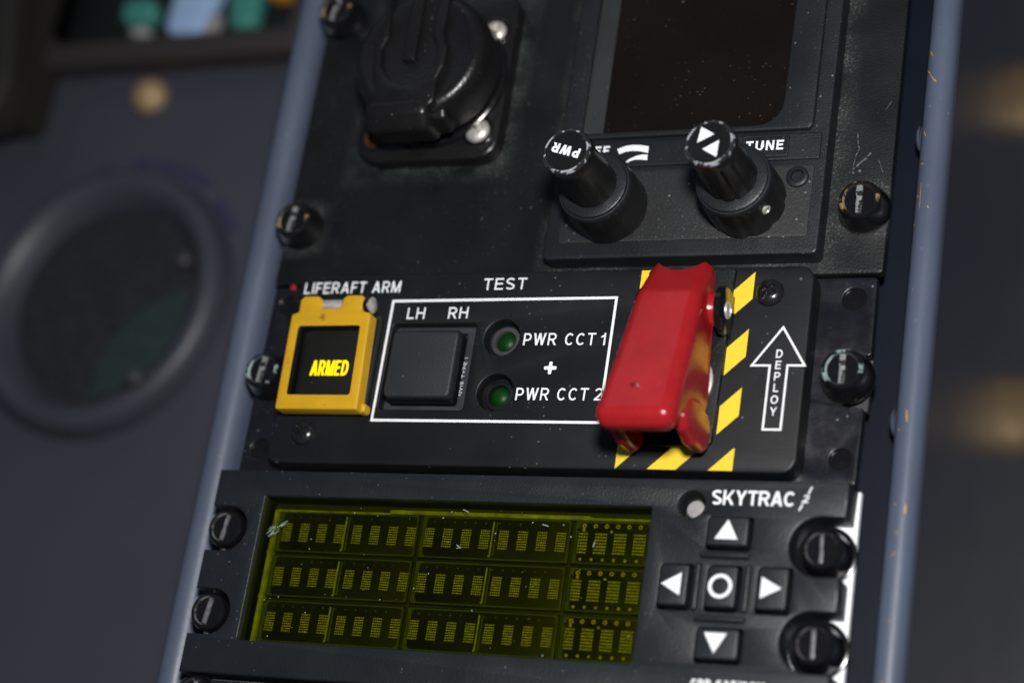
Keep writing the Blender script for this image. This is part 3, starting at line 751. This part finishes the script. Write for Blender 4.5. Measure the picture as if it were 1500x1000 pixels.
word('LIFERAFT', -61.1, -45.0, -19.35, -16.55)
word('ARM', -43.3, -36.1, -19.35, -16.55)
word('TEST', -15.4, -4.9, -19.15, -16.35)
word('LH', -33.2, -28.7, -25.95, -23.2)
word('RH', -22.9, -18.0, -25.95, -23.2)
word('PWR', -3.5, 4.3, -32.5, -29.65)
word('CCT', 6.3, 13.4, -32.55, -29.7)
word('1', 14.7, 15.7, -32.6, -29.75)
word('PWR', -3.3, 4.5, -45.25, -42.4)
word('CCT', 6.4, 13.6, -45.25, -42.4)
word('2', 15.0, 16.9, -45.2, -42.4)
b = B()
P = [(-.38, -1.4), (.38, -1.4), (.38, -.38), (1.4, -.38), (1.4, .38), (.38, .38), (.38, 1.4), (-.38, 1.4), (-.38, .38), (-1.4, .38), (-1.4, -.38), (-.38, -.38)]
b.flat(fillet([(3.85 + x * 1.05, -37.8 + y * 1.05) for x, y in P], .3, 4), zz); b.build('plus_sign', [M['white']], rel, (3.8, -37.8, 5.5))
# hazard stripes: 45 degree bands clipped to a U round the guarded switch


def clip(poly, a, bb, c):
    """keep a*x + b*y <= c"""
    out = []
    for i in range(len(poly)):
        p, q = poly[i - 1], poly[i]; dp = a * p[0] + bb * p[1] - c; dq = a * q[0] + bb * q[1] - c
        if (dp <= 0) != (dq <= 0): t = dp / (dp - dq); out.append((p[0] + (q[0] - p[0]) * t, p[1] + (q[1] - p[1]) * t))
        if dq <= 0: out.append(q)
    return out


b = B()
for n in range(-3, 12):
    c0 = -62.6 - 13.05 * n      # y - x between c0 - 6.35 and c0
    for x0, y0, x1, y1, fx in ((21.9, -55.5, 26.6, -15.2, 0), (43.2, -55.5, 47.5, -15.2, 0), (21.9, -60.3, 47.5, -55.5, 0)):
        p = rect(x0, y0, x1, y1)
        p = clip(p, -.98, 1, c0 + .0); p = clip(p, .98, -1, -(c0 - 6.2)) if p else p
        if len(p) > 2 and abs(area(p)) > .05: b.flat(p, zz)
b.build('hazard_stripe', [M['stripe']], rel, (35, -38, 5.5))
# deploy arrow
ar = [(54.9, -28.4), (60.7, -37.5), (56.9, -37.5), (56.9, -51.5), (52.7, -51.5), (52.7, -37.5), (48.6, -37.5)]
b = B(); inn = inset(ar[::-1], .45); b.flat(ar[::-1], zz, holes=[inn])
for ch, y0, x0, x1 in (('D', -35.6, 54.0, 55.4), ('E', -38.1, 54.1, 55.3), ('P', -40.6, 54.1, 55.4), ('L', -43.1, 54.2, 55.3), ('O', -45.7, 53.9, 55.5), ('Y', -48.3, 54.0, 55.5)):
    letters(b, ch, x0, x1, y0, y0 + 1.85, zz, .15)
b.build('deploy_arrow', [M['white']], rel, (54.8, -40, 5.5))

# arm switch under its yellow flip cover
arm = B(); arm.prism(rrect(-58.4, -49.4, -38.6, -25.4, .6), 5.45, 7.2, .3, holes=[rrect(-56.4, -48.0, -40.6, -28.6, .5)]); arm = arm.build('arm_switch', [M['dark']], rel, (-48, -38, 5.5))
b = B(); b.prism(rrect(-56.2, -47.8, -40.8, -28.8, .7), 5.55, 8.3, .5); b.build('legend_face', [M['legendface']], arm, (-48, -38, 6))
b = B(); letters(b, 'ARMED', -53.5, -44.1, -40.7, -37.05, 8.3 + EPS, .15, shear=0.0, space=.19); b.build('legend', [M['legend']], arm, (-48, -39, 8.3))
b = B(); b.prism(rect(-57.4, -46.4, -40.8, -29.6), 9.3, 9.8); b.build('window_pane', [M['clear']], arm, (-48, -38, 9.5))
co = fillet([(-59.3, -49.7), (-38.5, -49.7), (-39.5, -26.6), (-41.9, -26.1), (-41.9, -23.0), (-42.5, -22.2), (-46.3, -22.2), (-47.2, -23.1), (-47.4, -25.3), (-52.2, -25.4), (-52.6, -23.2), (-53.7, -22.3), (-57.3, -22.3), (-58.2, -23.2), (-58.1, -26.2), (-59.8, -26.8)],
            [.5, .5, .6, .4, .6, .6, .8, .6, .5, .5, .6, .8, .6, .5, .4, .6], 4)
b = B(); b.prism(co, 7.7, 11.0, .4, 3, holes=[fillet([(-56.8, -46.2), (-41.0, -46.2), (-41.6, -29.8), (-57.2, -29.8)], .5)], hbev=.15, hole_mi=1)
b.prism(rrect(-39.9, -49.5, -37.6, -47.3, .8), 6.4, 8.9, .6, 3)
b.build('flip_cover', [M['yellow'], M['gloss']], arm, (-48, -38, 9))
b = B(); hel = []
for i in range(161):
    t = 2 * math.pi * 10 * i / 160; hel.append((-52.4 + 5.0 * i / 160, -24.0 + .95 * math.cos(t), 9.6 + .95 * math.sin(t)))
b.tube(hel, .22, 6); mx = Matrix.Translation((-53.5, -24.0, 9.6)) @ Matrix.Rotation(math.pi / 2, 4, 'Y'); b.lathe([(0, 0), (.6, 0), (.6, 7), (0, 7)], mx=mx, seg=16)
b.build('hinge_spring', [M['silver']], arm, (-50, -24, 9.6))
mx = Matrix.Translation((-42.0, -24.2, 9.4)) @ Matrix.Rotation(math.pi / 2, 4, 'Y')
b = B(); b.lathe([(1.6, .1), (1.6, .9), (1.1, .95), (1.1, 1.4), (1.75, 1.5), (1.9, 1.9), (1.6, 2.2), (0, 2.3)], mx=mx, seg=32, mis=[1, 1, 0, 0, 0, 0, 0]); b.build('hinge_pin', [M['silver'], M['gloss']], arm, (-41, -24, 9.4))
mx = Matrix.Translation((-61.2, -24.2, 9.0)) @ Matrix.Rotation(math.pi / 2, 4, 'Y')
b = B(); b.lathe([(0, .2), (1.9, .3), (2.2, 1.2), (2.2, 3.2)], mx=mx, seg=32); b.build('hinge_end', [M['gloss']], arm, (-60, -24, 9))

# square test push button in its well
pb = B(); pb.prism(sw, -.15, 1.4); pb.prism(inset(sw, .02), 1.3, 3.2, .15, holes=[rrect(-34.9, -45.9, -18.3, -28.6, .6)]); pb = pb.build('push_button', [M['wellrim']], rel, (-26, -37, 2))
b = B(); b.prism(rrect(-34.5, -45.6, -18.9, -29.0, .6), 1.3, 6.2, .3)
b.build('button_skirt', [M['dark']], pb, (-26, -37, 2))
b = B(); b.prism(rrect(-34.0, -45.8, -17.8, -30.2, 1.4), 6.2, 8.8, .6, 4, bbev=.4); b.build('button_cap', [M['button']], pb, (-26, -37, 7))
b = B(); letters(b, 'NVIS TYPE I', -22.3, -13.3, -39.3, -38.6, 3.2 + EPS, .13, turn=Matrix.Rotation(math.pi / 2, 4, 'Z')); b.build('lettering', [M['white']], pb, (-18, -39, 3))

# two green indicator lamps
for i, (x, y) in enumerate(((-8.9, -30.6), (-8.4, -43.4))):
    b = B(); b.lathe([(4.2, .5), (4.2, 2.2), (3.6, 2.25), (3.45, 3.1), (3.2, 3.25), (2.5, 3.2), (2.3, 2.6), (2.3, 1.5)], x, y, 48, mis=[1, 1, 0, 0, 0, 0, 0])
    lp = b.build('indicator_lamp', [M['ring'] if i == 0 else M['dark'], M['dark']], rel, (x, y, 2))
    b = B(); b.lathe([(2.3, 2.3), (1.9, 2.9), (1.1, 3.3), (0, 3.45)], x, y, 40); b.build('green_lens', [M['lens']], lp, (x, y, 2.4))

# guarded toggle switch
gb = B(); gb.prism(fillet([(25.8, -55.6), (42.6, -55.6), (43.3, -31.0), (42.3, -30.4), (43.6, -15.3), (25.8, -15.3)], [1.5, 1.5, .3, .3, 1, 1]), 5.48, 6.7, .35, 3)
tg = gb.build('toggle_guard', [M['plate']], rel, (34.5, -38, 6))
b = B(); b.lathe([(7.0, 6.68), (7.0, 7.3), (6.7, 7.5), (5.6, 7.5)], 34.6, -41.5, 48); b.lathe([(6.2, 7.45), (6.2, 9.3), (5.9, 9.6), (0, 9.6)], 34.6, -41.5, 6)
b.build('switch_nut', [M['silver']], tg, (34.6, -41.5, 7))
b = B(); b.lathe([(2.6, 9.5), (2.4, 12), (1.7, 13), (2.4, 21), (2.0, 22.4), (0, 22.8)], 34.6, -42.5, 24); b.build('toggle_lever', [M['silver']], tg, (34.6, -42, 10))
for sx in (-1, 1):
    X = 34.6 + sx * 8.75
    mx = Matrix.Translation((X, -27.0, 10.6)) @ Matrix.Rotation(sx * math.pi / 2, 4, 'Y')
    b = B(); b.lathe([(0, -.7), (5.0, -.7), (5.0, .5), (4.7, .75), (0, .75)], mx=mx, seg=48); b.prism(rect(-31.3, 6.5, -22.7, 10.6) if False else [(-31.5, 6.5), (-22.5, 6.5), (-22.2, 10.8), (-31.8, 10.8)], X - .66, X + .66, mx=YZX)
    e = b.build('hinge_ear', [M['gloss']], tg, (X, -27, 10))
    b = B(); b.lathe([(1.9, .74), (1.8, 1.1), (1.3, 1.25), (1.2, .95), (0, .9)], mx=mx, seg=28); b.build('hinge_rivet', [M['silver']], e, (X + sx, -27, 10.6))


def guard_cover():
    hull = fillet([(-16.2, 12.2), (-26.2, 19.8), (-41.0, 25.2), (-57.0, 31.0), (-59.3, 28.6), (-59.4, 25.8), (-56.2, 23.6), (-54.2, 20.0), (-52.0, 9.6), (-48.0, 7.6), (-23.0, 7.6), (-17.5, 9.6)],
                  [1.0, 5, 8, 2.6, 2.0, 1.2, 1.5, 2, 2, 2, 1.5, 1.0], 6)
    b = B(); b.prism(hull, 26.4, 42.5, 2.9, 7, mx=YZX, bbev=2.9)
    outer_o = b.build('guard_cover', [M['red']], tg, (34.5, -38, 18), smooth=50)
    inn = fillet([(-12.0, 8.0), (-13.0, 8.2), (-26.6, 17.6), (-41.2, 23.0), (-56.2, 28.7), (-57.4, 27.6), (-57.2, 26.6), (-66, 24.0), (-66, 2), (-12, 2)], [0, 0, 3, 5, 1.6, .8, .3, 0, 0, 0], 4)
    b = B(); b.prism(inn, 28.3, 40.7, 1.4, 4, mx=YZX, bbev=1.4); i1 = b.build('cutter', [M['red']], tg, (34.5, -38, 18))
    b = B(); b.prism(circ(34.5, -11.4, 7.9, 48), -5, 40); i2 = b.build('cutter', [M['red']], tg, (34.5, -38, 18))
    for c in (i1, i2):
        md = outer_o.modifiers.new('cut', 'BOOLEAN'); md.operation = 'DIFFERENCE'; md.object = c; md.solver = 'EXACT'
    bpy.context.view_layer.update()
    dg = bpy.context.evaluated_depsgraph_get()
    me = bpy.data.meshes.new_from_object(outer_o.evaluated_get(dg))
    outer_o.modifiers.clear(); outer_o.data = me
    for c in (i1, i2): bpy.data.objects.remove(c)
    bm = bmesh.new(); bm.from_mesh(me); bmesh.ops.remove_doubles(bm, verts=bm.verts[:], dist=2e-6)
    for f in bm.faces: f.smooth = True
    for e in bm.edges: e.smooth = len(e.link_faces) != 2 or e.calc_face_angle(0) < math.radians(45)
    for v in bm.verts:
        x = v.co.x / S + 34.5; y = v.co.y / S - 38; k = 1.06 - .20 * max(0, min(1, (y + 57) / 41)); v.co.x = (26.5 + (x - 26.5) * k - 34.5 - .9 * max(0, min(1, (-34 - y) / 22))) * S
    bm.to_mesh(me); bm.free()
    if not me.materials: me.materials.append(M['red'])
    return outer_o


gc = guard_cover()
for sx in (-1, 1):
    x = 34.0 + sx * 7.2
    leg = fillet([(-50.0, 21.5), (-54.6, 23.2), (-57.3, 21.2), (-58.6, 15.5), (-58.0, 9.5), (-56.2, 6.9), (-51.6, 6.9), (-49.6, 9.8), (-48.6, 16.0)], 1.4, 4)
    b = B(); b.prism(leg, x - 1.5, x + 1.5, 1.2, 4, mx=YZX, bbev=1.3); b.build('guard_leg', [M['red']], gc, (x, -54, 14))
    mx = Matrix.Translation((34.5 + sx * 7.4, -27.0, 11.2)) @ Matrix.Rotation(sx * math.pi / 2, 4, 'Y')
    b = B(); b.lathe([(4.2, -2.2), (3.6, -.6), (3.3, .4), (3.1, .7), (0, .7)], mx=mx, seg=36); b.build('hinge_boss', [M['red']], gc, (x, -27, 11))
b = B(); b.lathe([(.75, 0), (.6, .08), (0, .1)], mx=Matrix.Translation((33.2, -50.9, 28.85)) @ Matrix.Rotation(math.radians(19.5), 4, 'X') @ Matrix.Scale(1.2, 4, (1, 0, 0)), seg=20)
b.build('dark_spot', [mat('dark_red_spot', (.12, .004, .006), .4)], gc, (33.2, -51, 28.9))

# ------------------------------------------------------------------ lower display unit
dsp = thing('display_unit', 'charcoal unit with yellow green dot matrix display and five arrow keys', 'display unit', (0, -86, 0))
b = B(); b.prism(rect(-72.8, -109.5, 73.1, -62.4), -1.6, .1, .2); b.build('mounting_plate', [M['whitemetal']], dsp, (0, -86, 0))


def notch(xe, xc, yc, r, sx):
    """points of a U slot open to the side, upper lip to lower lip, for the right edge (sx=1) or left (sx=-1)"""
    pts = [(xe, yc + r)]
    for i in range(17):
        t = math.pi / 2 + math.pi * i / 16; pts.append((xc + sx * r * math.cos(t), yc + r * math.sin(t)))
    pts.append((xe, yc - r)); return pts


ol = [(72.6, -62.6)] + notch(72.3, 67.6, -76.0, 6.1, 1) + notch(72.3, 67.6, -95.2, 6.1, 1) + [(72.3, -109.3)]
left = [(-72.6, -62.9)] + notch(-72.6, -68.0, -76.6, 5.1, -1) + notch(-72.6, -68.0, -95.6, 5.1, -1) + [(-72.6, -109.3)]
ol = ol + left[::-1]
win = rrect(-59.6, -101.6, 31.9, -68.8, .6)
btn = dict(up=(44.7, -76.9, 53.3, -70.8), left=(35.9, -89.5, 42.0, -81.0), mid=(45.9, -89.5, 52.1, -81.0), right=(56.3, -89.5, 62.5, -81.0), down=(45.0, -99.9, 53.8, -93.7))
wells = [rrect(a - .45, c - .6, d + .45, e + .35, .8) for a, c, d, e in btn.values()]
b = B(); b.prism(ol[::-1], .15, 7.0, .45, 3, holes=[win, circ(40.2, -68.0, 2.9, 36)] + wells, hbev=.25); bez = b.build('bezel', [M['unit']], dsp, (0, -86, 3))
b = B(); b.prism(rect(-71.0, -108, 61, -64), .13, 1.2); b.build('display_board', [M['pcb']], dsp, (0, -86, .5))
# four ridges round the centre key
for r in (rrect(43.6, -79.2, 53.9, -78.2, .45), rrect(44.0, -92.2, 54.2, -91.2, .45), rrect(43.1, -90.1, 44.1, -80.6, .45), rrect(53.5, -90.1, 54.5, -80.6, .45)):
    b = B(); b.prism(r, 6.9, 8.1, .38, 4); b.flat(inset(r, -.4), 7.0 + EPS, 1, holes=[inset(r, -.02)]); b.build('ridge', [M['unit'], M['dark']], dsp, (r[0][0], r[0][1], 7))  # dark flat round the ridge paints the gap and shadow at its foot
tri = dict(up=[(49.0, -71.5), (51.3, -75.6), (46.5, -75.6)], left=[(36.5, -85.2), (40.6, -82.8), (40.6, -87.5)], right=[(61.4, -85.2), (57.2, -83.0), (57.2, -87.4)], down=[(46.7, -94.7), (51.4, -94.7), (49.1, -98.8)])
for k, (x0, y0, x1, y1) in btn.items():
    b = B(); b.prism(rrect(x0, y0, x1, y1, .7), 3.0, 8.5, .5, 4); o = b.build('key', [M['unit']], dsp, ((x0 + x1) / 2, (y0 + y1) / 2, 7))
    b = B()
    if k == 'mid': b.flat(circ(48.85, -85.25, 2.5, 48), 8.5 + EPS, holes=[circ(48.85, -85.25, 1.75, 48)])
    else: b.flat(tri[k], 8.5 + EPS)
    b.build('symbol', [M['white']], o, ((x0 + x1) / 2, (y0 + y1) / 2, 8.5))
b = B()
letters(b, 'SKYTRAC', 44.4, 61.9, -68.0, -64.9, 7.0 + EPS, .17, space=.05)
b.build('lettering', [M['white']], dsp, (53, -67, 7)); b = B()
letters(b, '2', 63.1, 64.5, -67.15, -65.5, 7.0 + EPS, .17, shear=.2)
stroke(b, (65.0, -63.8), (64.4, -65.3), .32, 7.0 + EPS); stroke(b, (63.4, -67.5), (62.8, -68.8), .32, 7.0 + EPS)
b.build('lettering', [M['white']], dsp, (64, -66, 7)); b = B()
letters(b, 'CDP SAT/COM', 44.7, 59.6, -106.2, -103.7, 7.0 + EPS, .17); b.build('lettering', [M['white']], dsp, (52, -105, 7))
b = B(); b.prism(circ(40.4, -68.4, 1.9, 28), 2.0, 4.6, .3); b.build('light_sensor', [M['sensor']], dsp, (40.2, -68, 3))
for x, y, h, r0, r1, hh in ((67.9, -76.2, 1, 4.6, 4.1, 6.3), (68.1, -95.3, 1, 4.6, 4.1, 6.3), (-68.4, -76.5, -1, 4.1, 4.05, 7.2), (-68.4, -95.6, -1, 4.1, 4.05, 7.2)):
    if h > 0:
        b = B(); b.lathe([(6.1, .12), (6.05, .8), (5.4, 1.0), (5.0, 1.0)], x - .35, y + .2, 48); b.build('fastener_seat', [M['gloss']], dsp, (x, y, .5))
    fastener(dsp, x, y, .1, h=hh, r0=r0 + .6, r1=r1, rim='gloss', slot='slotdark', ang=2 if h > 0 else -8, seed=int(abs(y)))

# display contents under the filter
b = B(); b.prism(rrect(-59.9, -101.9, 32.2, -68.5, .4), 5.4, 6.0); b.build('display_filter', [M['filter']], dsp, (-14, -85, 5.7))
ROWS = (-75.6, -85.75, -96.0)
XS = [-55.3 + 4.4 * i for i in range(8)] + [-20.1 + 4.4 * i for i in range(8)] + [15.3 + 4.3 * i for i in range(4)]
mods = ((-57.9, -22.9), (-22.3, 12.8), (13.4, 30.6))
for r, yc in enumerate(ROWS):
    for k, (a, c) in enumerate(mods):
        y0, y1 = yc - 4.75, yc + 5.1
        b = B(); b.prism(fillet(rect(a, y0, c, y1), .6), 1.2, 2.0, .25, 2, mi=0)
        z = 2.0 + EPS
        # pale edge all round the module
        b.flat(inset(fillet(rect(a, y0, c, y1), .6), .3), z, 1, holes=[fillet(rect(a + 1.25, y0 + .6, c - .5, y1 - .65), .9)])
        if k < 2:
            x = a + 17.5; b.prism(rrect(x - .42, yc - 3.7, x - .16, yc + 3.9, .1), 2.0, 2.35, .05, mi=2); b.prism(rrect(x + .34, yc - 3.7, x + .56, yc + 3.9, .1), 2.0, 2.3, .05, mi=1)
            b.flat(circ(x - .29, yc - 3.75, .3, 10), 2.4, 2)
        for i in range(6):
            px = a + (2.2 + 2.5 * i if k == 2 else 3.0 + i * 2.45); py = yc + 3.75
            if k == 2: b.flat(circ(px, py, .48, 16), z, 3, holes=[circ(px, py, .2, 10)]); b.flat(circ(px, yc - 3.5, .34, 12), z, 3)
            else:
                for q in range(2): b.flat(circ(px + q * 15.4, py - .2, .22 * (.7 + .6 * random.random()), 8), z, 1)
        if k == 2:
            for px, py in ((a + 1.0, yc + 2.9), (a + 8.4, yc + 2.6)): b.flat(circ(px, py, .3, 10), z, 3)
            b.flat(rect(a + 1.9, yc + 2.5, a + 2.5, yc + 3.2), z, 3)
        b.build('display_module', [M['module'], M['modedge'], M['modbright'], M['pad']], dsp, ((a + c) / 2, yc, 1.5))
proto = {}
for r, yc in enumerate(ROWS):
    for i, x in enumerate(XS):
        kind = 'big' if i >= 16 else 'small'
        if kind not in proto:
            b = B(); w, h, nr = (2.75, 4.7, 7) if kind == 'big' else (2.3, 4.35, 8)
            for u in range(5):
                for v in range(nr):
                    nx = 5
                    px = -w / 2 + w * (u + .5) / nx; py = -h / 2 + h * (v + .5) / nr
                    b.flat(rect(px - w / nx * .36, py - h / nr * .25, px + w / nx * .38, py + h / nr * .25), 2.0 + EPS)
            b.flat(rect(-w / 2 - .1, -h / 2 - .1, w / 2 + .1, h / 2 + .1), 2.0 + EPS * .4, 1)
            for v in b.bm.verts: v.co.x += x; v.co.y += yc
            o = b.build('character_cell', [M['dot'], M['cellbed']], dsp, (x, yc, 2)); proto[kind] = o
        else: copy_part(proto[kind], dsp, (x, yc, 2))
b = B(); b.prism(fillet([(-30, -70.0), (16.6, -70.0), (17.8, -70.35), (30.4, -70.35), (30.4, -70.9), (-30, -70.9)], .1), 2.05, 3.0, .1); b.prism(rect(-58.3, -71.0, -30, -70.6), 2.05, 2.6)
b.build('bright_edge', [M['modbright']], dsp, (0, -70, 2.5))
b = B()
for yc in ROWS: b.prism(rrect(-58.75, yc - 4.9, -57.95, yc + 4.9, .3), 1.25, 3.0, .1); b.prism(circ(-58.3, yc - 4.9, .6, 12), 1.25, 3.1, .1)
b.build('lit_edge_strip', [M['modbright']], dsp, (-58.3, -86, 2))  # pale strips paint the light caught on the modules' left edges
# dried smears on the filter
b = B(); rnd = random.Random(21)
for k in range(16):
    t = rnd.random(); p = Vector((-57.6 + 2.6 * t + rnd.uniform(-.6, .6), -77.6 + 1.6 * t + rnd.uniform(-1.1, .9))); q = p + Vector((rnd.uniform(.3, 1.3), rnd.uniform(.3, 1.3)))
    stroke(b, p, q, rnd.uniform(.05, .14), 6.02 + k * .001)
for p, q in (((-54.6, -75.0), (-53.2, -74.2)), ((-11, -70.4), (-9.6, -70.9)), ((-11.2, -78.2), (-10.0, -78.9)), ((-11.0, -79.0), (-10.2, -78.7)), ((7.8, -73.1), (9.2, -73.4)), ((20, -76.4), (19.8, -77.6))): stroke(b, p, q, .14, 6.025)
for k in range(60): b.flat(circ(rnd.uniform(-59, 31), rnd.uniform(-101, -69.3), rnd.choice((.06, .06, .08, .14)), 6), 6.04)
b.build('dried_smear', [M['dustsmear']], dsp, (0, -86, 6))

# ------------------------------------------------------------------ next panel, just showing at the bottom edge
low = thing('bottom_panel', 'black panel edge with one screw fastener below the display unit', 'panel', (0, -125, 0))
b = B(); b.prism(rrect(-72.8, -150, 73.0, -110.2, .8), -2, 4.6, .4, holes=[]); b.build('plate', [M['unit']], low, (0, -125, 0))
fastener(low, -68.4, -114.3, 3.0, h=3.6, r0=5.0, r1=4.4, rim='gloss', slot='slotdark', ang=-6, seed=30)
